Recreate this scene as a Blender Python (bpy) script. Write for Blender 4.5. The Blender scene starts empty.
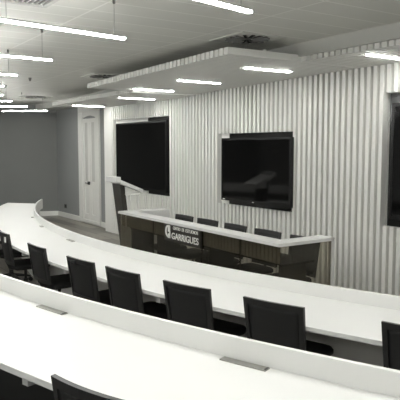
import bpy, bmesh, math, random
from mathutils import Vector, Matrix
random.seed(7)
col = bpy.context.scene.collection
R = math.radians
# ---------------------------------------------------------------- camera numbers
F_PX, EYE, PITCH, YAW = 595.0, 1.98, math.atan(53/595.0), R(56.5)
CX, CY = -7.2, 15.09            # common centre of the curved benches
H_CEIL = 3.17
TIER = 0.16

# ---------------------------------------------------------------- materials
def mat(name, color, rough=0.5, metal=0.0, spec=0.5, noise=None, emit=None, strength=0.0, bump=0.0):
    m = bpy.data.materials.new(name); m.use_nodes = True
    nt = m.node_tree; b = nt.nodes['Principled BSDF']
    b.inputs['Base Color'].default_value = (*color, 1)
    b.inputs['Roughness'].default_value = rough
    b.inputs['Metallic'].default_value = metal
    b.inputs['Specular IOR Level'].default_value = spec
    if emit:
        b.inputs['Emission Color'].default_value = (*emit, 1)
        b.inputs['Emission Strength'].default_value = strength
    if noise or bump:
        tc = nt.nodes.new('ShaderNodeTexCoord'); n = nt.nodes.new('ShaderNodeTexNoise')
        sc, amt = noise if noise else (80, 0.0)
        n.inputs['Scale'].default_value = sc; n.inputs['Detail'].default_value = 4
        nt.links.new(tc.outputs['Object'], n.inputs['Vector'])
        if amt:
            mr = nt.nodes.new('ShaderNodeMapRange')
            mr.inputs['To Min'].default_value = 1-amt; mr.inputs['To Max'].default_value = 1+amt
            nt.links.new(n.outputs['Fac'], mr.inputs['Value'])
            mx = nt.nodes.new('ShaderNodeVectorMath'); mx.operation = 'SCALE'
            mx.inputs[0].default_value = color
            nt.links.new(mr.outputs['Result'], mx.inputs['Scale'])
            nt.links.new(mx.outputs['Vector'], b.inputs['Base Color'])
        if bump:
            bp = nt.nodes.new('ShaderNodeBump'); bp.inputs['Strength'].default_value = bump
            nt.links.new(n.outputs['Fac'], bp.inputs['Height'])
            nt.links.new(bp.outputs['Normal'], b.inputs['Normal'])
    return m

M = {}
M['laminate'] = mat('white_laminate', (.73, .73, .71), .42, spec=.45, noise=(3, .015))
M['laminate_edge'] = mat('white_edge_band', (.66, .66, .635), .45)
M['slat'] = mat('white_slat_paint', (.86, .86, .82), .5, noise=(2, .02))
M['slat_backing'] = mat('grey_backing', (.45, .45, .43), .8)
M['canopy'] = mat('canopy_paint', (.88, .88, .845), .5, noise=(2, .02))
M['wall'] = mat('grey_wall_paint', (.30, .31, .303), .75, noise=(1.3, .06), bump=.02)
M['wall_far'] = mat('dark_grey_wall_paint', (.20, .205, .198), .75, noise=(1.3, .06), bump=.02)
M['wall_plain'] = mat('light_wall_paint', (.78, .78, .76), .8, noise=(1.3, .04))
M['white'] = mat('white_gloss_paint', (.80, .80, .76), .4, noise=(5, .02))
M['door_glass'] = mat('frosted_door_panel', (.62, .62, .58), .35, noise=(4, .05))
M['mesh'] = mat('black_chair_mesh', (.017, .017, .0165), .62, noise=(300, .4), bump=.15)
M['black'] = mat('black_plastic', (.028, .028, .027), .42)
M['seat'] = mat('black_seat_fabric', (.014, .014, .0135), .7, noise=(200, .3), bump=.2)
M['screen'] = mat('glossy_black_screen', (.004, .004, .004), .07, spec=.3)
M['bezel'] = mat('black_bezel', (.006, .006, .006), .25)
M['smoked'] = mat('dark_glass_panel', (.02, .02, .019), .12, spec=.6)
M['chrome'] = mat('polished_chrome', (.7, .7, .68), .18, metal=1)
M['brushed'] = mat('brushed_metal', (.34, .34, .31), .38, metal=.85, noise=(120, .15))
M['darkhole'] = mat('dark_void', (.012, .012, .012), .9)
M['vent_blade'] = mat('vent_blade_grey', (.22, .22, .21), .6)
M['vent_plate'] = mat('vent_plate_white', (.55, .55, .52), .5)
M['lectern_dark'] = mat('dark_brown_wood', (.035, .031, .026), .4, noise=(14, .25))
M['desk_inside'] = mat('dark_worktop', (.035, .032, .027), .08, spec=.8)
M['apron'] = mat('grey_brown_ribbed_board', (.26, .252, .225), .5, noise=(6, .1))
M['sign'] = mat('dark_sign_plate', (.028, .025, .020), .3)
M['sign_white'] = mat('white_lettering', (.86, .86, .82), .5)
M['lamp'] = mat('opal_diffuser', (.9, .9, .87), .5, emit=(1, 1, .97), strength=34.0)
M['lamp_canopy'] = mat('opal_canopy_diffuser', (.9, .9, .87), .5, emit=(1, 1, .97), strength=20.0)
M['alu'] = mat('painted_aluminium', (.5, .5, .48), .4, metal=.3)
M['tag'] = mat('white_paper_tag', (.8, .8, .77), .6)
M['wire'] = mat('steel_wire', (.42, .42, .40), .4, metal=.3)

def glass_mat():
    m = bpy.data.materials.new('smoked_brown_glass'); m.use_nodes = True
    nt = m.node_tree; nt.nodes.clear()
    out = nt.nodes.new('ShaderNodeOutputMaterial')
    tr = nt.nodes.new('ShaderNodeBsdfTransparent'); tr.inputs['Color'].default_value = (.72, .70, .65, 1)
    gl = nt.nodes.new('ShaderNodeBsdfGlossy'); gl.inputs['Roughness'].default_value = .06
    gl.inputs['Color'].default_value = (.75, .73, .68, 1)
    lw = nt.nodes.new('ShaderNodeLayerWeight'); lw.inputs['Blend'].default_value = .5
    pw = nt.nodes.new('ShaderNodeMath'); pw.operation = 'POWER'; pw.inputs[1].default_value = 4.0
    fr = nt.nodes.new('ShaderNodeMath'); fr.operation = 'MULTIPLY_ADD'; fr.inputs[1].default_value = .9; fr.inputs[2].default_value = .04
    nt.links.new(lw.outputs['Facing'], pw.inputs[0]); nt.links.new(pw.outputs[0], fr.inputs[0])
    mx = nt.nodes.new('ShaderNodeMixShader')
    nt.links.new(fr.outputs[0], mx.inputs[0]); nt.links.new(tr.outputs[0], mx.inputs[1])
    nt.links.new(gl.outputs[0], mx.inputs[2]); nt.links.new(mx.outputs[0], out.inputs['Surface'])
    return m
M['glass'] = glass_mat()

def plank_mat():
    m = bpy.data.materials.new('grey_brown_wood_planks'); m.use_nodes = True
    nt = m.node_tree; b = nt.nodes['Principled BSDF']
    tc = nt.nodes.new('ShaderNodeTexCoord'); br = nt.nodes.new('ShaderNodeTexBrick')
    br.inputs['Scale'].default_value = 1.0
    br.inputs['Brick Width'].default_value = 1.8; br.inputs['Row Height'].default_value = .26
    br.inputs['Mortar Size'].default_value = .006
    br.inputs['Color1'].default_value = (.42, .39, .335, 1); br.inputs['Color2'].default_value = (.16, .147, .12, 1)
    br.inputs['Mortar'].default_value = (.03, .028, .024, 1)
    mp = nt.nodes.new('ShaderNodeMapping'); mp.inputs['Scale'].default_value = (1.2, 16, 1)
    n = nt.nodes.new('ShaderNodeTexNoise'); n.inputs['Scale'].default_value = 3; n.inputs['Detail'].default_value = 6
    mix = nt.nodes.new('ShaderNodeMixRGB'); mix.blend_type = 'MULTIPLY'; mix.inputs[0].default_value = .7
    nt.links.new(tc.outputs['Object'], br.inputs['Vector']); nt.links.new(tc.outputs['Object'], mp.inputs['Vector'])
    nt.links.new(mp.outputs[0], n.inputs['Vector']); nt.links.new(br.outputs['Color'], mix.inputs[1])
    nt.links.new(n.outputs['Fac'], mix.inputs[2]); nt.links.new(mix.outputs[0], b.inputs['Base Color'])
    b.inputs['Roughness'].default_value = .33
    return m
M['planks'] = plank_mat()
M['carpet'] = mat('black_carpet', (.012, .012, .012), .95, noise=(200, .4), bump=.2)

def ceiling_mat():
    m = bpy.data.materials.new('metal_ceiling_panels'); m.use_nodes = True
    nt = m.node_tree; b = nt.nodes['Principled BSDF']
    tc = nt.nodes.new('ShaderNodeTexCoord')
    mp = nt.nodes.new('ShaderNodeMapping'); mp.inputs['Rotation'].default_value = (0, 0, R(90))
    mp.inputs['Location'].default_value = (.69, .20, 0)
    br = nt.nodes.new('ShaderNodeTexBrick'); br.offset = 0.0
    br.inputs['Scale'].default_value = 1.0; br.inputs['Brick Width'].default_value = 1.46
    br.inputs['Row Height'].default_value = .34; br.inputs['Mortar Size'].default_value = .012
    br.inputs['Mortar Smooth'].default_value = .3
    br.inputs['Color1'].default_value = (.74, .74, .695, 1); br.inputs['Color2'].default_value = (.71, .71, .668, 1)
    br.inputs['Mortar'].default_value = (.86, .86, .82, 1)
    nt.links.new(tc.outputs['Object'], mp.inputs['Vector']); nt.links.new(mp.outputs[0], br.inputs['Vector'])
    nt.links.new(br.outputs['Color'], b.inputs['Base Color'])
    b.inputs['Roughness'].default_value = .6; b.inputs['Specular IOR Level'].default_value = .25
    return m
M['ceiling'] = ceiling_mat()
M['ceiling_plain'] = mat('bulkhead_paint', (.62, .62, .585), .6)

# ---------------------------------------------------------------- helpers
def tag(o, label=None, cat=None, group=None, kind=None):
    if label: o['label'] = label
    if cat: o['category'] = cat
    if group: o['group'] = group
    if kind: o['kind'] = kind
    return o

def empty(name, loc=(0, 0, 0), rz=0.0):
    o = bpy.data.objects.new(name, None); col.objects.link(o)
    o.location = loc; o.rotation_euler = (0, 0, rz); o.empty_display_size = .1
    return o

class MB:
    def __init__(s): s.bm = bmesh.new()
    def box(s, x0, x1, y0, y1, z0, z1, mtx=None):
        vs = [Vector((x, y, z)) for z in (z0, z1) for y in (y0, y1) for x in (x0, x1)]
        if mtx: vs = [mtx @ v for v in vs]
        v = [s.bm.verts.new(p) for p in vs]
        for f in ((0, 2, 3, 1), (4, 5, 7, 6), (0, 1, 5, 4), (2, 6, 7, 3), (0, 4, 6, 2), (1, 3, 7, 5)):
            s.bm.faces.new([v[i] for i in f])
        return s
    def prism(s, prof, x0, x1):
        """profile [(y,z)...] extruded along x"""
        a = [s.bm.verts.new((x0, y, z)) for y, z in prof]; b = [s.bm.verts.new((x1, y, z)) for y, z in prof]
        n = len(prof)
        for i in range(n): s.bm.faces.new((a[i], a[(i+1) % n], b[(i+1) % n], b[i]))
        s.bm.faces.new(a); s.bm.faces.new(b[::-1])
        return s
    def sweep(s, prof, ts, close=True, flat=None):
        """profile [(radius, z)] swept about the bench centre through the angles ts (degrees)"""
        rings = []
        for t in ts:
            st, ct = math.sin(R(t)), math.cos(R(t))
            rings.append([s.bm.verts.new((CX + r*st, CY - r*ct, z)) for r, z in prof])
        n = len(prof)
        for a, b in zip(rings, rings[1:]):
            for i in range(n):
                s.bm.faces.new((a[i], a[(i+1) % n], b[(i+1) % n], b[i]))
        s.bm.faces.new(rings[0][::-1]); s.bm.faces.new(rings[-1])
        return s
    def tube(s, pts, r, seg=8):
        pts = [Vector(p) for p in pts]; rings = []
        for i, p in enumerate(pts):
            d = (pts[min(i+1, len(pts)-1)] - pts[max(i-1, 0)]).normalized()
            up = Vector((0, 0, 1)) if abs(d.z) < .9 else Vector((1, 0, 0))
            u = d.cross(up).normalized(); w = d.cross(u)
            rr = r[i] if isinstance(r, (list, tuple)) else r
            rings.append([s.bm.verts.new(p + (u*math.cos(2*math.pi*k/seg) + w*math.sin(2*math.pi*k/seg))*rr) for k in range(seg)])
        for a, b in zip(rings, rings[1:]):
            for k in range(seg): s.bm.faces.new((a[k], a[(k+1) % seg], b[(k+1) % seg], b[k]))
        s.bm.faces.new(rings[0][::-1]); s.bm.faces.new(rings[-1])
        return s
    def lathe(s, prof, c=(0, 0), seg=20):
        rings = [[s.bm.verts.new((c[0]+r*math.cos(2*math.pi*k/seg), c[1]+r*math.sin(2*math.pi*k/seg), z)) for k in range(seg)] for r, z in prof]
        for a, b in zip(rings, rings[1:]):
            for k in range(seg): s.bm.faces.new((a[k], a[(k+1) % seg], b[(k+1) % seg], b[k]))
        s.bm.faces.new(rings[0][::-1]); s.bm.faces.new(rings[-1])
        return s
    def sheet(s, fn, nu, nv, th):
        """a curved panel fn(u,v)->(x,y,z) with thickness th along +y"""
        f = [[s.bm.verts.new(fn(i/nu, j/nv)) for j in range(nv+1)] for i in range(nu+1)]
        k = [[s.bm.verts.new(Vector(fn(i/nu, j/nv)) + Vector((0, th, 0))) for j in range(nv+1)] for i in range(nu+1)]
        for i in range(nu):
            for j in range(nv):
                s.bm.faces.new((f[i][j], f[i+1][j], f[i+1][j+1], f[i][j+1]))
                s.bm.faces.new((k[i][j], k[i][j+1], k[i+1][j+1], k[i+1][j]))
        for i in range(nu):
            s.bm.faces.new((f[i][0], k[i][0], k[i+1][0], f[i+1][0])); s.bm.faces.new((f[i][nv], f[i+1][nv], k[i+1][nv], k[i][nv]))
        for j in range(nv):
            s.bm.faces.new((f[0][j], f[0][j+1], k[0][j+1], k[0][j])); s.bm.faces.new((f[nu][j], k[nu][j], k[nu][j+1], f[nu][j+1]))
        return s
    def build(s, name, m, parent=None, bevel=0.0, smooth=False):
        bmesh.ops.recalc_face_normals(s.bm, faces=s.bm.faces)
        me = bpy.data.meshes.new(name); s.bm.to_mesh(me); s.bm.free()
        o = bpy.data.objects.new(name, me); col.objects.link(o)
        me.materials.append(m)
        if smooth: me.polygons.foreach_set('use_smooth', [True]*len(me.polygons))
        if bevel:
            b = o.modifiers.new('bevel', 'BEVEL'); b.width = bevel; b.segments = 2; b.limit_method = 'ANGLE'
        if parent: o.parent = parent
        return o

def copy_tree(o, parent=None):
    c = o.copy(); col.objects.link(c)
    if parent: c.parent = parent
    for ch in list(o.children): copy_tree(ch, c)
    return c

def polar(r, t): return (CX + r*math.sin(R(t)), CY - r*math.cos(R(t)))

# ---------------------------------------------------------------- the room
XL, XR, YB, YF = -16.6, 3.2, -5.2, 6.06
tag(MB().box(-22, XR+.3, YB-.2, YF+.2, -.2, 0).build('floor', M['planks']), kind='structure')
tier = MB().sweep([(13.9, 0.0), (13.9, TIER), (20.2, TIER), (20.2, 0.0)], [t for t in range(-46, 40, 2)]).build('floor_tier', M['carpet'])
tag(tier, kind='structure')
tag(MB().box(-22, XR+.3, YB-.2, YF+.2, H_CEIL, H_CEIL+.15).build('ceiling', M['ceiling']), kind='structure')
# front wall behind the slats, and the plain stretch with the tall door
tag(MB().box(-12.9, XR, 5.95, YF+.15, 0, H_CEIL).build('wall_front', M['slat_backing']), kind='structure')
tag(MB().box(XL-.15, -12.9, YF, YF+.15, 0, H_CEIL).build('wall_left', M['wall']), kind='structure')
far = MB()
d = Vector((-.33, -1, 0)).normalized()
a = Vector((XL, YF, 0)); b_ = a + d*11.6; n_ = Vector((d.y, -d.x, 0))*.15
vs = [far.bm.verts.new(p + Vector((0, 0, z))) for z in (0, H_CEIL) for p in (a, b_, b_+n_, a+n_)]
for f in ((0, 1, 2, 3), (4, 7, 6, 5), (0, 4, 5, 1), (1, 5, 6, 2), (2, 6, 7, 3), (3, 7, 4, 0)): far.bm.faces.new([vs[i] for i in f])
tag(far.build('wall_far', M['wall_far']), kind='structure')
tag(MB().box(XR, XR+.15, YB, YF+.15, 0, H_CEIL).build('wall_right', M['wall_plain']), kind='structure')
tag(MB().box(-21.5, XR, YB-.15, YB, 0, H_CEIL).build('wall_rear', M['wall_plain']), kind='structure')
# skirting boards
tag(MB().box(XL+.012, -12.89, YF-.018, YF, 0, .135).build('baseboard_left', M['white'], bevel=.004), kind='structure')
bb = MB(); m4 = Matrix.Translation(a) @ Matrix.Rotation(math.atan2(d.y, d.x), 4, 'Z')
bb.box(.0, 11.2, .0, .018, 0, .135, m4)
tag(bb.build('baseboard_far', M['white'], bevel=.004), kind='structure')

# slat cladding on the front wall
PITCH_S = .1023
TVS = [(-12.40, -10.0, 1.02, 2.58), (-8.25, -6.43, 1.03, 2.205), (-4.78, -2.40, 1.02, 2.63)]
def canopy_z(x): return 2.885 if x < -9.0 else (2.965 if x > -5.2 else 2.965+(x+5.2)*.0145)
s = MB(); x = -12.46; nsl = 0
while x < 3.1:
    segs = [(0.0, canopy_z(x)+.10)]
    for (x0, x1, z0, z1) in TVS:
        if x0 - .02 < x + .028 and x < x1: segs = [(0.0, z0), (z1, canopy_z(x)+.10)]
    for z0, z1 in segs: s.box(x, x+.056, 5.85, 5.95, z0, z1)
    x += PITCH_S
s.box(-12.5, 3.1, 5.90, 5.948, .84, .90)
s.box(-12.5, 3.1, 5.90, 5.948, 0.0, .05)
# clear the rails where the openings are: none of the rails crosses an opening
tag(s.build('trim_1', M['slat']), kind='structure')
# plain white end pier
tag(MB().box(-12.88, -12.47, 5.84, 5.95, 0, 2.98).build('trim_2', M['slat'], bevel=.004), kind='structure')
# bulkhead box above the canopies
bk = MB(); pl_ = [(XR, 4.74), (-5.2, 4.80), (-9.5, 5.1), (-13.0, 5.42), (-21, 5.62)]
lo = [bk.bm.verts.new((x, y, 3.02)) for x, y in pl_] + [bk.bm.verts.new((-21, YF, 3.02)), bk.bm.verts.new((XR, YF, 3.02))]
hi = [bk.bm.verts.new((v.co.x, v.co.y, H_CEIL)) for v in lo]
for i in range(len(lo)): bk.bm.faces.new((lo[i], lo[(i+1) % len(lo)], hi[(i+1) % len(lo)], hi[i]))
bk.bm.faces.new(lo); bk.bm.faces.new(hi)
tag(bk.build('trim_3', M['ceiling_plain']), kind='structure')

# tall panelled door
def door():
    x0, x1, zt = -14.90, -13.58, 3.02
    dr = empty('door_1', ((x0+x1)/2, YF, 0)); tag(dr, kind='structure')
    w = (x1-x0)/2; y = 0.0
    f = MB()
    f.box(-w, -w+.26, -.05, y, .111, 2.859); f.box(w-.20, w, -.05, y, .111, 2.859)
    f.box(-w, w, -.05, y, 2.86, 3.015); f.box(-w, w, -.05, y, .03, .11)
    f.build('door_frame', M['white'], dr, bevel=.006)
    ar = MB()   # shallow arched head
    n = 14; pts = []
    xa, xb = -w+.27, w-.21
    for i in range(n+1):
        u = i/n; pts.append((xa+(xb-xa)*u, 2.72 + .05*math.sin(math.pi*u)))
    for (p, q) in zip(pts, pts[1:]):
        vs = [ar.bm.verts.new(v) for v in ((p[0], -.04, p[1]), (q[0], -.04, q[1]), (q[0], -.04, 2.86), (p[0], -.04, 2.86),
                                            (p[0], 0, p[1]), (q[0], 0, q[1]), (q[0], 0, 2.86), (p[0], 0, 2.86))]
        for k in ((0, 1, 2, 3), (4, 7, 6, 5), (0, 4, 5, 1), (2, 6, 7, 3)): ar.bm.faces.new([vs[j] for j in k])
    ar.build('arched_head', M['white'], dr)
    mid = (xa+xb)/2
    for sx in (0, 1):
        l0, l1 = (xa, mid-.006) if sx == 0 else (mid+.006, xb)
        lf = MB()
        lf.box(l0, l0+.10, -.03, 0, .12, 2.70); lf.box(l1-.10, l1, -.03, 0, .12, 2.70)
        for z0, z1 in ((.12, .26), (.92, 1.10), (2.60, 2.70)): lf.box(l0+.1, l1-.1, -.03, 0, z0, z1)
        leaf = lf.build('door_leaf', M['white'], dr, bevel=.006)
        MB().box(l0+.10, l1-.10, -.012, 0, 1.10, 2.60).build('upper_panel', M['door_glass'], leaf)
        MB().box(l0+.10, l1-.10, -.015, 0, .26, .92).build('lower_panel', M['white'], leaf)
    h = MB(); h.box(mid-.10, mid+.02, -.05, -.03, 1.02, 1.10); h.tube([(mid-.04, -.05, 1.06), (mid-.04, -.085, 1.06), (mid-.16, -.085, 1.06)], .011)
    h.build('door_handle', M['black'], dr)
door()

# ---------------------------------------------------------------- curved benches
def bench(name, zt, r_in, r_out, t0, t1, skew, label, beams, sockets, rise, under='laminate'):
    root = empty(name, polar(r_out-.4, 0) + (0.0 if zt < .8 else TIER,))
    off = Vector(root.location)
    zb = off.z
    def fin(o):
        o.data.transform(Matrix.Translation(-off)); return o
    ts = [t0 + (t1-t0)*i/120 for i in range(121)]
    # table top, its far end cut obliquely
    top = MB(); prof_n = 4; rings = []
    for i, t in enumerate(ts):
        k = max(0, 1-i/6); 
        ring = []
        for r, z in ((r_in-.03, zt-.036), (r_in-.03, zt), (r_out, zt), (r_out, zt-.036)):
            tt = t - (skew*k if r > r_in else 0)
            px, py = polar(r, tt); ring.append(top.bm.verts.new((px, py, z)))
        rings.append(ring)
    for p, q in zip(rings, rings[1:]):
        for i in range(4): top.bm.faces.new((p[i], p[(i+1) % 4], q[(i+1) % 4], q[i]))
    top.bm.faces.new(rings[0][::-1]); top.bm.faces.new(rings[-1])
    fin(top.build('table_top', M['laminate'], root, bevel=.004))
    # raised upstand on the podium side, with a small fillet at its foot
    up = MB().sweep([(r_in, zt-.10), (r_in, zt+.002), (r_in-.004, zt+rise), (r_in-.034, zt+rise), (r_in-.034, zt-.10)], ts)
    fin(up.build('upstand', M['laminate'], root, bevel=.003))
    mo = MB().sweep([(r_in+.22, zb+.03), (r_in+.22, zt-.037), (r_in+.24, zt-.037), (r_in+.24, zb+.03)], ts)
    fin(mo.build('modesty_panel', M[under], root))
    for t in beams:
        c = Matrix.Translation(Vector(polar(0, 0) + (0,))) @ Matrix.Rotation(R(t), 4, 'Z')
        bm_ = MB().box(-.025, .025, -(r_out-.055), -(r_in+.241), zt-.105, zt-.037, c)
        fin(bm_.build('support_beam', M['laminate'], root, bevel=.003))
    for t in [t0+1+(t1-t0-2)*i/8 for i in range(9)]:
        t = min(beams, key=lambda q: abs(q-t)) if beams else t
        c = Matrix.Translation(Vector(polar(0, 0) + (0,))) @ Matrix.Rotation(R(t), 4, 'Z')
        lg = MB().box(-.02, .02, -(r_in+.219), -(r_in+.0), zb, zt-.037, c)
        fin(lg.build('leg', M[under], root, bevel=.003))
    for t, half in sockets:
        tt = half/ r_in * 180/math.pi
        so = MB().sweep([(r_in+.012, zt-.001), (r_in+.012, zt+.007), (r_in+.058, zt+.007), (r_in+.058, zt-.001)], [t-tt+2*tt*i/4 for i in range(5)])
        sk = fin(so.build('socket_flap', M['brushed'], root))
        s2 = MB().sweep([(r_in+.020, zt+.0071), (r_in+.020, zt+.0095), (r_in+.052, zt+.0095), (r_in+.052, zt+.0071)], [t+tt*.93, t+tt*1.0])
        o2 = s2.build('socket_latch', M['black'], sk); o2.data.transform(Matrix.Translation(-off))
    tag(root, label, 'table')
    return root
BEAM_F = [-26.3, -18.9, -11.9, -4.9, -.4, 5.3, 12.45, 24.6, 27.4]
bench('curved_bench', .74, 12.17, 12.96, -27.2, 28, 1.5,
      'front curved white bench facing the podium desk, its rounded end by the door wall', BEAM_F,
      [(-15.0, .055), (-8.8, .08), (-1.33, .11), (27.0, .11)], .105)
BEAM_N = [-26, -20, -14, -8, -2, 4, 10, 15.55, 16.9, 21.6, 27]
bench('curved_bench', .90, 14.16, 14.93, -28, 29.5, 1.0,
      'nearest curved white bench with two long metal socket flaps in its top', BEAM_N,
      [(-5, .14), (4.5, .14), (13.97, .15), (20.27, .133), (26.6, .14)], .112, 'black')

# ---------------------------------------------------------------- chairs
def make_chair(base_mat, name='office_chair', bw=.030, Z1=.883):
    """faces +y, stands on z = 0, back at y = -0.3"""
    root = empty(name)
    W, Z0 = .25, .47
    def back(u, v, inset=0.0, dy=0.0):
        x = (2*u-1)*(W-inset); z = Z0+inset + (Z1-Z0-2*inset)*v
        rec = .06*((z-Z0)/(Z1-Z0)); bow = bw*(1-(x/W)**2)
        wz = 1 - .05*(1-(z-Z0)/(Z1-Z0))
        crown = .004*(1-(x/W)**2)*((z-Z0)/(Z1-Z0)) if inset == 0 else 0
        return (x*wz, -.245-rec-bow+.03+dy, z+crown)
    bk = empty('backrest'); bk.parent = root
    fr = MB(); t = .036
    # frame: four bands
    def band(u0, u1, v0, v1):
        fr.sheet(lambda u, v: back(u0+(u1-u0)*u, v0+(v1-v0)*v), 8, 6, .024)
    tu, tv = t/(2*W), t/(Z1-Z0)
    band(0, tu, 0, 1); band(1-tu, 1, 0, 1); band(tu, 1-tu, 0, tv*1.2); band(tu, 1-tu, 1-tv*1.25, 1)
    me = fr
    bf = me.build('back_frame', M['black'], root, smooth=False)
    ms = MB().sheet(lambda u, v: back(u, v, t*.8, .009), 10, 8, .006)
    ms.build('back_mesh', M['mesh'], root, smooth=True)
    bpy.data.objects.remove(bk)
    # spine joining back and seat
    MB().tube([(0, -.222, .56), (0, -.225, .48), (0, -.20, .41), (0, -.06, .395)], [.02, .026, .03, .03]).build('back_bracket', M['black'], root, smooth=True)
    # seat cushion: rounded slab
    st = MB(); N = 28; ring_t = []; 
    def sq(k, sc, z):
        a_ = 2*math.pi*k/N; c, s_ = math.cos(a_), math.sin(a_)
        e = .28
        return (math.copysign(abs(c)**e, c)*.245*sc, .045+math.copysign(abs(s_)**e, s_)*.235*sc, z)
    levels = [(.93, .405), (1.0, .42), (1.0, .445), (.95, .465), (.70, .470)]
    rings = [[st.bm.verts.new(sq(k, sc, z)) for k in range(N)] for sc, z in levels]
    for p, q in zip(rings, rings[1:]):
        for k in range(N): st.bm.faces.new((p[k], p[(k+1) % N], q[(k+1) % N], q[k]))
    st.bm.faces.new(rings[0][::-1]); st.bm.faces.new(rings[-1])
    st.build('seat', M['seat'], root, smooth=True)
    MB().lathe([(.05, .385), (.05, .405)], seg=16).build('seat_plate', M['black'], root)
    MB().lathe([(.03, .10), (.03, .25), (.018, .25), (.018, .39)], seg=16).build('gas_lift', base_mat, root)
    for i in range(5):
        an = R(18+72*i); dx, dy = math.cos(an), math.sin(an)
        lg = MB().tube([(dx*.02, dy*.02, .115), (dx*.14, dy*.14, .10), (dx*.27, dy*.27, .075)], [.026, .02, .014]).build('leg', base_mat, root, smooth=True)
        w = MB()
        m4 = Matrix.Translation((dx*.27, dy*.27, .03)) @ Matrix.Rotation(an, 4, 'Z') @ Matrix.Rotation(R(90), 4, 'X')
        for sgn in (-1, 1):
            r0 = [w.bm.verts.new(m4 @ Vector((.03*math.cos(2*math.pi*k/14), .03*math.sin(2*math.pi*k/14), sgn*.008))) for k in range(14)]
            r1 = [w.bm.verts.new(m4 @ Vector((.03*math.cos(2*math.pi*k/14), .03*math.sin(2*math.pi*k/14), sgn*.026))) for k in range(14)]
            for k in range(14): w.bm.faces.new((r0[k], r0[(k+1) % 14], r1[(k+1) % 14], r1[k]))
            w.bm.faces.new(r0); w.bm.faces.new(r1)
        w.tube([(dx*.27, dy*.27, .03), (dx*.27, dy*.27, .08)], .007)
        w.build('caster', M['black'], lg)
    return root

proto = make_chair(M['black'])
GF, GN, GP = 'chairs along the front curved bench', 'chairs along the nearest curved bench', 'presenter chairs behind the podium desk'
front = [
    (22.6, 'black mesh-back chair at the front bench, rightmost, cut by the right edge'),
    (18.02, 'black mesh-back chair at the front bench, second from the right edge of the photo'),
    (14.35, 'black mesh-back chair at the front bench, third from the right edge of the photo'),
    (10.8, 'black mesh-back chair at the front bench, just right of the one with a dark clip'),
    (7.65, 'black mesh-back chair at the front bench with a dark clip on its top rail'),
    (3.1, 'black mesh-back chair at the front bench, just right of the gap without a chair'),
    (-2.5, 'black mesh-back chair at the front bench with a white tag, left of the gap'),
    (-6.7, 'black mesh-back chair at the front bench, mostly behind the white-tagged one'),
]
used = False
def place(src, t, r, z, extra, label, group, first):
    o = src if first else copy_tree(src)
    # the back of the chair (y = -0.275 at its top) sits on radius r
    px, py = polar(r-.29, t)
    o.location = (px, py, z); o.rotation_euler = (0, 0, R(t+extra))
    tag(o, label, 'chair', group)
    return o
for i, (t, lb) in enumerate(front):
    rot = {14.35: 1.5, 10.8: -1.0, 3.85: 1.5, 7.65: 1.0}.get(t, 0)
    c = place(proto, t, 13.03, 0, rot, lb, GF, i == 0)
    if t == -2.5:
        MB().box(.150, .200, -.300, -.286, .775, .840).build('paper_tag', M['tag'], c)
        c.children[-1]['label'] = 'small white tag'
    if t == 7.65:
        cp = MB().box(-.075, -.020, -.330, -.290, .835, .868).build('clip', M['darkhole'], c, bevel=.004)
c = place(proto, -21.35, 13.03, 0, 0, 'black mesh-back chair near the rounded far end of the front bench', GF, False)
place(proto, 19.8, 15.115, TIER, 0, 'black mesh-back chair at the nearest bench, its top rail low in the photo', GN, False)

pres = make_chair(M['chrome'], 'swivel_chair', .008, .91)
plab = ['black chair behind the podium desk, leftmost, right above the sign',
        'black chair behind the podium desk, second from the left',
        'black chair behind the podium desk, in the middle of the five',
        'black chair behind the podium desk, under the middle television\'s right end',
        'black chair behind the podium desk, rightmost, half hidden by the desk wing']
for i, x in enumerate((-7.92, -7.26, -6.59, -5.89, -5.21)):
    o = pres if i == 0 else copy_tree(pres)
    o.location = (x+.04, 4.66, 0); o.rotation_euler = (0, 0, R(180 + (0, 2, -1, 1, 0)[i]))
    tag(o, plab[i], 'chair', GP)

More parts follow.
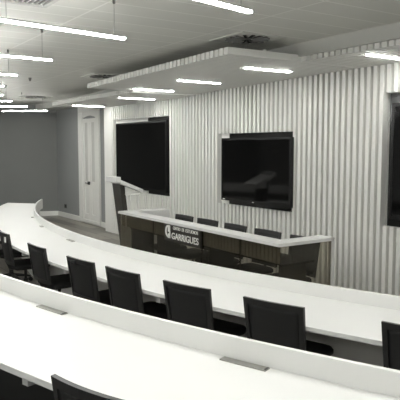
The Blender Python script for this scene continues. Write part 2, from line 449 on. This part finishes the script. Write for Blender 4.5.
# ---------------------------------------------------------------- podium desk
def desk():
    x0, x1, y0, y1, zt = -8.66, -4.75, 4.15, 4.98, .955
    root = empty('podium_desk', ((x0+x1)/2, (y0+y1)/2, 0))
    off = Vector(root.location)
    fin = lambda o: (o.data.transform(Matrix.Translation(-off)), o)[1]
    lw, th = .22, .038
    led = MB()
    led.box(x0, x1, y0, y0+lw, zt-th, zt)
    led.box(x0, x0+lw, y0+lw, y1, zt-th, zt); led.box(x1-lw, x1, y0+lw, y1, zt-th, zt)
    fin(led.build('counter_ledge', M['laminate'], root, bevel=.003))
    seams = [x0+.02, -7.55, -6.27, -5.47, x1-.02]
    for a_, b2 in zip(seams, seams[1:]):
        fin(MB().box(a_+.003, b2-.003, y0+.02, y0+.030, .04, zt-th).build('glass_panel', M['glass'], root))
    fin(MB().box(x1-.030, x1-.020, y0+.035, y1-.03, .04, zt-th).build('glass_panel', M['glass'], root))
    fin(MB().box(x0+.02, x0+.04, y0+.035, y1-.03, .04, zt-th).build('side_panel', M['laminate'], root))
    fin(MB().box(x0+lw-.03, x0+lw-.002, y0+.035, y1-.03, 0, zt-th).build('side_panel', M['laminate'], root))
    fin(MB().box(x0+.06, x0+lw-.002, y1-.03, y1-.002, 0, zt-th).build('side_panel', M['laminate'], root))
    fin(MB().box(x1-.06, x1, y1-.03, y1+.005, 0, zt-.001).build('end_post', M['laminate'], root))
    fin(MB().box(x0, x0+.06, y1-.03, y1+.005, 0, zt-.001).build('end_post', M['laminate'], root))
    rb = MB(); xx = x0+lw+.02
    rb.box(x0+.045, x1-.045, y0+.048, y0+.060, .725, zt-th-.001)
    while xx < x1-.06:
        rb.box(xx, xx+.034, y0+.038, y0+.047, .725, zt-th-.001); xx += .0682
    fin(rb.build('ribbed_apron', M['apron'], root))
    for xx in seams[1:-1]:
        fin(MB().box(xx-.012, xx+.012, y0+.031, y0+.0375, 0, zt-th).build('mullion', M['lectern_dark'], root))
    fin(MB().box(x0+lw+.002, x1-.04, y0+.10, y0+.56, .69, .715).build('worktop', M['desk_inside'], root, bevel=.003))
    fin(MB().box(x0+.03, x1-.03, y0+.01, y0+.05, 0, .04).build('plinth', M['lectern_dark'], root))
    for xx in (x0+lw+.01, -7.6, -6.26, x1-.14):
        fin(MB().box(xx, xx+.03, y0+.12, y0+.5, 0, .69).build('leg', M['lectern_dark'], root))
    tag(root, 'U-shaped podium desk with white counter ledge over smoked glass front', 'desk')
desk()

def text_mesh(name, body, x0, x1, z0, z1, y, m, parent, bold=.02):
    cu = bpy.data.curves.new(name, 'FONT'); cu.body = body; cu.size = 1; cu.extrude = .02; cu.offset = bold
    to = bpy.data.objects.new(name+'_tmp', cu); col.objects.link(to)
    dg = bpy.context.evaluated_depsgraph_get(); me = bpy.data.meshes.new_from_object(to.evaluated_get(dg))
    bpy.data.objects.remove(to)
    xs = [v.co.x for v in me.vertices]; ys = [v.co.y for v in me.vertices]
    ax, bx, ay, by = min(xs), max(xs), min(ys), max(ys)
    for v in me.vertices:
        v.co = Vector((x0+(v.co.x-ax)/(bx-ax)*(x1-x0), y - v.co.z*.15, z0+(v.co.y-ay)/(by-ay)*(z1-z0)))
    me.name = name
    o = bpy.data.objects.new(name, me); col.objects.link(o); me.materials.append(m); o.parent = parent
    return o
def sign():
    root = empty('desk_sign', (-6.7, 4.15, .68))
    off = Vector(root.location); sh = Matrix.Translation(-off)
    p = MB().box(-7.16, -6.25, 4.142, 4.165, .685, .912).build('sign_plate', M['sign'], root); p.data.transform(sh)
    for body, x0, x1, z0, z1, bo in (('CENTRO', -6.92, -6.73, .858, .902, .006), ('DE', -6.695, -6.635, .858, .902, .006), ('ESTUDIOS', -6.60, -6.30, .858, .902, .006), ('GARRIGUES', -6.96, -6.29, .725, .815, .012)):
        o = text_mesh('lettering', body, x0, x1, z0, z1, 4.140, M['sign_white'], root, bo); o.data.transform(sh)
    # emblem: an oval C ring closed by an upright bar with a hooked J
    e = MB(); n = 20
    cx_, cz = -7.055, .82
    for i in range(n):
        a0, a1 = [R(70 + 220*(i+k)/n) for k in (0, 1)]
        q = []
        for y in (4.134, 4.142):
            for an, s1 in ((a0, 1), (a1, 1), (a1, 0), (a0, 0)):
                rx, rz = (.072, .085) if s1 else (.040, .062)
                q.append(e.bm.verts.new((cx_+rx*math.cos(an), y, cz+rz*math.sin(an))))
        for f in ((0, 1, 2, 3), (4, 7, 6, 5), (0, 4, 5, 1), (2, 6, 7, 3)): e.bm.faces.new([q[j] for j in f])
    e.box(-7.055, -7.000, 4.134, 4.142, .815, .905)
    e.box(-7.020, -6.995, 4.134, 4.142, .735, .82); e.box(-7.055, -7.03, 4.134, 4.142, .735, .79)
    e.box(-7.055, -6.995, 4.134, 4.142, .728, .745)
    o = e.build('emblem', M['sign_white'], root); o.data.transform(sh)
    tag(root, 'dark nameplate with white emblem and lettering on the podium desk front', 'sign')
sign()

def lectern():
    root = empty('lectern', (-8.86, 4.4, 0)); off = Vector(root.location); sh = Matrix.Translation(-off)
    xa, xb = -9.02, -8.68
    MB().prism([(4.40, 0), (4.22, 1.40), (4.30, 1.40), (4.48, 0)], xa, xb-.05).build('front_panel', M['lectern_dark'], root, bevel=.003).data.transform(sh)
    MB().box(xa-.03, xb+.03, 4.34, 4.72, 0, .03).build('base_plate', M['lectern_dark'], root, bevel=.003).data.transform(sh)
    MB().box(xa-.02, xb+.02, 4.12, 4.21, 1.41, 1.50).build('head_box', M['laminate'], root, bevel=.006).data.transform(sh)
    MB().prism([(4.20, 1.455), (4.61, 1.285), (4.60, 1.23), (4.20, 1.39)], xa-.02, xb+.03).build('reading_surface', M['laminate'], root, bevel=.004).data.transform(sh)
    MB().prism([(4.315, 1.34), (4.56, 1.245), (4.56, 1.20), (4.315, 1.20)], xa+.02, xb-.02).build('shelf_box', M['white'], root, bevel=.004).data.transform(sh)
    MB().box(xa-.02, xb+.03, 4.601, 4.65, 1.235, 1.255).build('paper_stop', M['laminate_edge'], root).data.transform(sh)
    tag(root, 'leaning dark lectern with slanted white reading top beside the podium desk', 'lectern')
lectern()

# ---------------------------------------------------------------- televisions
def tv(x0, x1, z0, z1, yf, depth, label, panel, group=None, brand=False):
    root = empty('television', ((x0+x1)/2, 5.9, z0)); off = Vector(root.location); sh = Matrix.Translation(-off)
    bz = .035
    body = MB(); body.box(x0, x1, yf+.012, yf+depth, z0, z1)
    body.build('housing', M['bezel'], root, bevel=.006).data.transform(sh)
    fr = MB()
    fr.box(x0, x1, yf, yf+.012, z0, z0+bz*1.3); fr.box(x0, x1, yf, yf+.012, z1-bz, z1)
    fr.box(x0, x0+bz, yf, yf+.012, z0+bz*1.3, z1-bz); fr.box(x1-bz, x1, yf, yf+.012, z0+bz*1.3, z1-bz)
    fr.build('bezel', M['bezel'], root).data.transform(sh)
    MB().box(x0+bz, x1-bz, yf+.006, yf+.0119, z0+bz*1.3, z1-bz).build('screen', M['screen'], root).data.transform(sh)
    px0, px1, pz0, pz1 = panel
    MB().box(px0, px1, 5.905, 5.935, pz0, pz1).build('backing_panel', M['smoked'], root).data.transform(sh)
    ym = yf+depth
    if ym < 5.905: MB().box((x0+x1)/2-.2, (x0+x1)/2+.2, ym, 5.905, (z0+z1)/2-.15, (z0+z1)/2+.15).build('wall_bracket', M['black'], root).data.transform(sh)
    if brand:
        MB().box(x0+.045, x0+.105, yf-.002, yf, z0+.012, z0+.030).build('maker_badge', M['tag'], root).data.transform(sh)
        MB().box((x0+x1)/2-.02, (x0+x1)/2+.02, yf-.002, yf, z0+.014, z0+.022).build('status_light', M['tag'], root).data.transform(sh)
    tag(root, label, 'television', 'wall televisions on the slatted wall')
tv(-12.22, -10.01, 1.085, 2.50, 5.83, .07, 'large black wall screen beside the lectern, left of the other two', (-10.85, -10.0, 1.02, 2.575))
tv(-8.10, -6.40, 1.10, 2.125, 5.79, .07, 'middle flat-screen television above the podium desk chairs', (-8.03, -6.44, 1.03, 2.20), brand=True)
tv(-4.62, -2.45, 1.12, 2.49, 5.75, .09, 'large black wall screen cut by the right edge of the photo', (-4.77, -2.41, 1.02, 2.62))
# plain white lining of the openings (the wall shows beside the dark panels)
tag(MB().box(-12.40, -10.86, 5.925, 5.949, 1.02, 2.58).build('trim_4', M['slat']), kind='structure')
tag(MB().box(-8.25, -8.035, 5.905, 5.949, 1.03, 2.205).build('trim_5', M['slat']), kind='structure')

# ---------------------------------------------------------------- canopies
def canopy(x0, x1, yf, z, label, slope=0.0):
    root = empty('slatted_canopy', ((x0+x1)/2, (yf+5.8)/2, z)); off = Vector(root.location)
    tilt = Matrix.Identity(4); tilt[2][0] = slope; tilt[2][3] = -slope*x1
    sh = Matrix.Translation(-off) @ tilt
    s = MB(); x = x0
    while x < x1-.03:
        s.box(x, x+.062, yf, 5.845, z, z+.075); x += PITCH_S*.86
    s.build('slats', M['canopy'], root).data.transform(sh)
    b = MB(); b.box(x0, x1, yf+.40, 5.845, z+.050, z+.060)
    for y in (yf+.5, 5.4): b.box(x0, x1, y, y+.04, z+.0755, z+.095)
    b.build('carrier_board', M['canopy'], root).data.transform(sh)
    for ex in (x1, x0-.02):
        MB().box(ex, ex+.02, yf, 5.845, z, z+.075).build('end_trim', M['canopy'], root).data.transform(sh)
    n = max(2, round((x1-x0)/1.35))
    for i in range(n):
        xx = x0+.35+(x1-x0-.7)*i/(n-1); w = MB()
        zt_ = H_CEIL if yf+.52 < 4.8 else 3.02
        w.tube([(xx, yf+.52, z+.095), (xx, yf+.52, zt_-slope*(xx-x1))], .003, 6)
        w.build('suspension_wire', M['wire'], root).data.transform(sh)
    tag(root, label, 'canopy', 'slatted canopies over the podium')
canopy(-8.97, -5.22, 3.80, 2.965, 'middle white slatted ceiling canopy, projecting furthest over the podium desk', .0145)
canopy(-5.18, 3.1, 4.84, 2.965, 'right white slatted ceiling canopy above the rightmost screen')
canopy(-12.85, -9.01, 4.60, 2.885, 'left white slatted ceiling canopy above the tall door and left screen')
# lights set in the canopies
RL = [(-5.88, 4.55, 5.31, 'recessed canopy light strip nearest the middle television, rightmost of the middle canopy'),
      (-7.36, 4.50, 5.22, 'recessed canopy light strip at the middle of the middle canopy'),
      (-8.66, 4.47, 5.17, 'recessed canopy light strip at the left end of the middle canopy'),
      (-10.0, 4.86, 5.56, 'recessed canopy light strip above the left black screen'),
      (-12.42, 4.83, 5.70, 'recessed canopy light strip at the far left above the tall door'),
      (-4.38, 5.02, 5.77, 'recessed canopy light strip in the right canopy, beside the photo edge'),
      (-2.6, 4.95, 5.70, None), (-.8, 4.95, 5.70, None)]
lp = None
for x, y0, y1, lb in RL:
    z = canopy_z(x)
    if lp is None:
        r = empty('recessed_light', (x, (y0+y1)/2, z))
        h_ = (y1-y0)/2
        MB().box(-.040, .040, -.365, .365, -.006, 0).build('housing', M['alu'], r)
        MB().box(-.028, .028, -.360, .360, -.014, -.0061).build('diffuser', M['lamp_canopy'], r)
        lp = r; o = r
    else:
        o = copy_tree(lp)
    o.location = (x, (y0+y1)/2, z)
    tag(o, lb or 'recessed canopy light strip in the right canopy beyond the photo edge', 'ceiling light', 'recessed lights in the canopies')

# ---------------------------------------------------------------- pendant light strips
def pendant():
    r = empty('pendant_light', (0, 0, 2.87))   # inner end at local origin, runs along -y
    L = 1.12
    MB().box(-.019, .019, -L, 0, .003, .016).build('housing', M['alu'], r)
    MB().box(-.017, .017, -L+.003, -.003, -.010, .0029).build('diffuser', M['lamp'], r)
    for y in (-.10, -L+.10):
        w = MB().tube([(0, y, .018), (0, y, .262)], .0025, 6)
        wo = w.build('suspension_wire', M['wire'], r)
        MB().lathe([(.008, .262), (.012, .268), (.012, H_CEIL-2.87)], (0, y), 10).build('ceiling_mount', M['vent_blade'], wo)
    return r
pl = [(-3.17, 2.50, 'hanging light strip at the top centre of the photo, cut by the top edge', -12.5),
      (-4.51, 2.24, 'longest hanging light strip, upper left, passing above the bench', -9.3),
      (-6.02, 2.16, 'second hanging light strip down the left edge, below the longest one', -3.5),
      (-7.50, 2.24, 'third hanging light strip down the left edge of the photo', 1.0),
      (-8.95, 2.48, 'fourth hanging light strip down the left edge, a short stub', 8),
      (-10.49, 2.89, 'fifth hanging light strip down the left edge, just above the merging ones', 15),
      (-11.76, 3.40, 'hanging light strip third from the far wall, left edge', 21.5),
      (-13.10, 4.11, 'hanging light strip second from the far wall', 29),
      (-14.41, 5.02, 'farthest hanging light strip, nearly level, before the dark grey wall', 37)]
pp = None
def put_pendant(x, y, rz, lb, grp):
    global pp
    if pp is None: pp = pendant(); o = pp
    else: o = copy_tree(pp)
    o.location = (x, y, 2.87); o.rotation_euler = (0, 0, R(-rz))
    tag(o, lb, 'pendant light', grp)
    return o
for x, y, lb, an in pl:
    put_pendant(x, y, an, lb, 'hanging light strips above the front bench')
# same lights over unseen seats and beyond the frame; outermost ring added as fill
for t in (24.5, 31):
    x, y = polar(13.0, t); put_pendant(x, y, -t, 'hanging light strip beyond the right edge of the photo', 'hanging light strips above the front bench')
for t in (-24, -17, -10.5, -4, 2.5, 9, 15.5, 22, 28.5):
    x, y = polar(15.5, t); put_pendant(x, y, -t, 'added unseen light strip lighting the nearest bench from behind', 'hanging light strips above the rear seats')
    x, y = polar(17.8, t); put_pendant(x, y, -t, 'added unseen light strip lighting the nearest bench from behind', 'hanging light strips above the rear seats')

# ---------------------------------------------------------------- ceiling vents and detectors
def vent(x, y, size, lb, rz=0):
    r = empty('ceiling_vent', (x, y, H_CEIL), rz)
    h = size/2; q = h-.05
    p = MB(); p.box(-h, h, -h, -q, -.012, 0); p.box(-h, h, q, h, -.012, 0); p.box(-h, -q, -q, q, -.012, 0); p.box(q, h, -q, q, -.012, 0)
    p.box(-q, q, -q, q, -.008, 0)
    p.build('frame', M['ceiling_plain'], r)
    b = MB(); e = MB()
    for i in range(16):
        a_ = 2*math.pi*i/16
        m4 = Matrix.Rotation(a_, 4, 'Z') @ Matrix.Translation((q*.62, 0, 0))
        b.box(-q*.36, q*.36, -.020, .020, -.0095, -.008, m4)
        e.box(-q*.36, q*.36, -.001, .001, -.024, -.0096, m4 @ Matrix.Translation((0, .018, 0)))
    b.build('slots', M['darkhole'], r); e.build('swirl_blades', M['vent_blade'], r)
    MB().lathe([(.04, -.014), (.04, -.008)], seg=16).build('centre_cap', M['vent_blade'], r)
    tag(r, lb, 'vent', 'square swirl vents in the ceiling')
vent(-5.28, 4.12, .60, 'dark swirl vent in the ceiling, nearest, right above the middle canopy')
vent(-9.35, 4.26, .60, 'dark swirl vent in the ceiling left of the middle canopy')
vent(-14.0, 4.60, .60, 'farthest dark ceiling vent, near the dark grey wall')
g = empty('ceiling_grille', (-4.70, 1.44, H_CEIL))
p = MB(); p.box(-.32, .32, -.32, -.28, -.02, 0); p.box(-.32, .32, .28, .32, -.02, 0); p.box(-.32, -.28, -.28, .28, -.02, 0); p.box(.28, .32, -.28, .28, -.02, 0)
p.build('frame', M['vent_plate'], g)
b = MB()
for i in range(14): b.box(-.28, .28, -.27+i*.04, -.262+i*.04, -.014, -.004)
b.build('louvres', M['alu'], g); MB().box(-.28, .28, -.28, .28, -.003, 0).build('backing', M['vent_blade'], g)
tag(g, 'square louvred ceiling grille at the top left corner of the photo', 'vent')
sd = MB().lathe([(.008, H_CEIL-.06), (.016, H_CEIL-.05), (.024, H_CEIL-.02), (.028, H_CEIL)], (-10.3, 3.30), 16).build('smoke_detector', M['vent_blade'])
tag(sd, 'small dark detector on the ceiling left of the left vent', 'detector')
# wall outlet
wo = empty('wall_outlet', (-16.02, YF, .32))
MB().box(-.075, .075, -.012, 0, -.055, .055).build('cover_plate', M['black'], wo, bevel=.003)
MB().lathe([(.03, 0), (.03, .004)], seg=16).build('socket', M['darkhole'], wo)
wo.children[-1].rotation_euler = (R(90), 0, 0); wo.children[-1].location = (0, -.012, 0)
tag(wo, 'small black outlet low on the grey wall left of the tall door', 'outlet')

# ---------------------------------------------------------------- camera, world, view
cam = bpy.data.cameras.new('camera'); co = bpy.data.objects.new('camera', cam); col.objects.link(co)
cam.sensor_width = 36; cam.sensor_fit = 'HORIZONTAL'; cam.lens = F_PX/400*36; cam.clip_start = .05
co.location = (0, 0, EYE); co.rotation_euler = (R(90)-PITCH, 0, YAW)
bpy.context.scene.camera = co
w = bpy.data.worlds.new('world'); bpy.context.scene.world = w; w.use_nodes = True
w.node_tree.nodes['Background'].inputs[0].default_value = (.05, .05, .05, 1)
vs_ = bpy.context.scene.view_settings
vs_.view_transform = 'Standard'; vs_.look = 'None'; vs_.gamma = 1; vs_.use_curve_mapping = False; vs_.exposure = 1.62
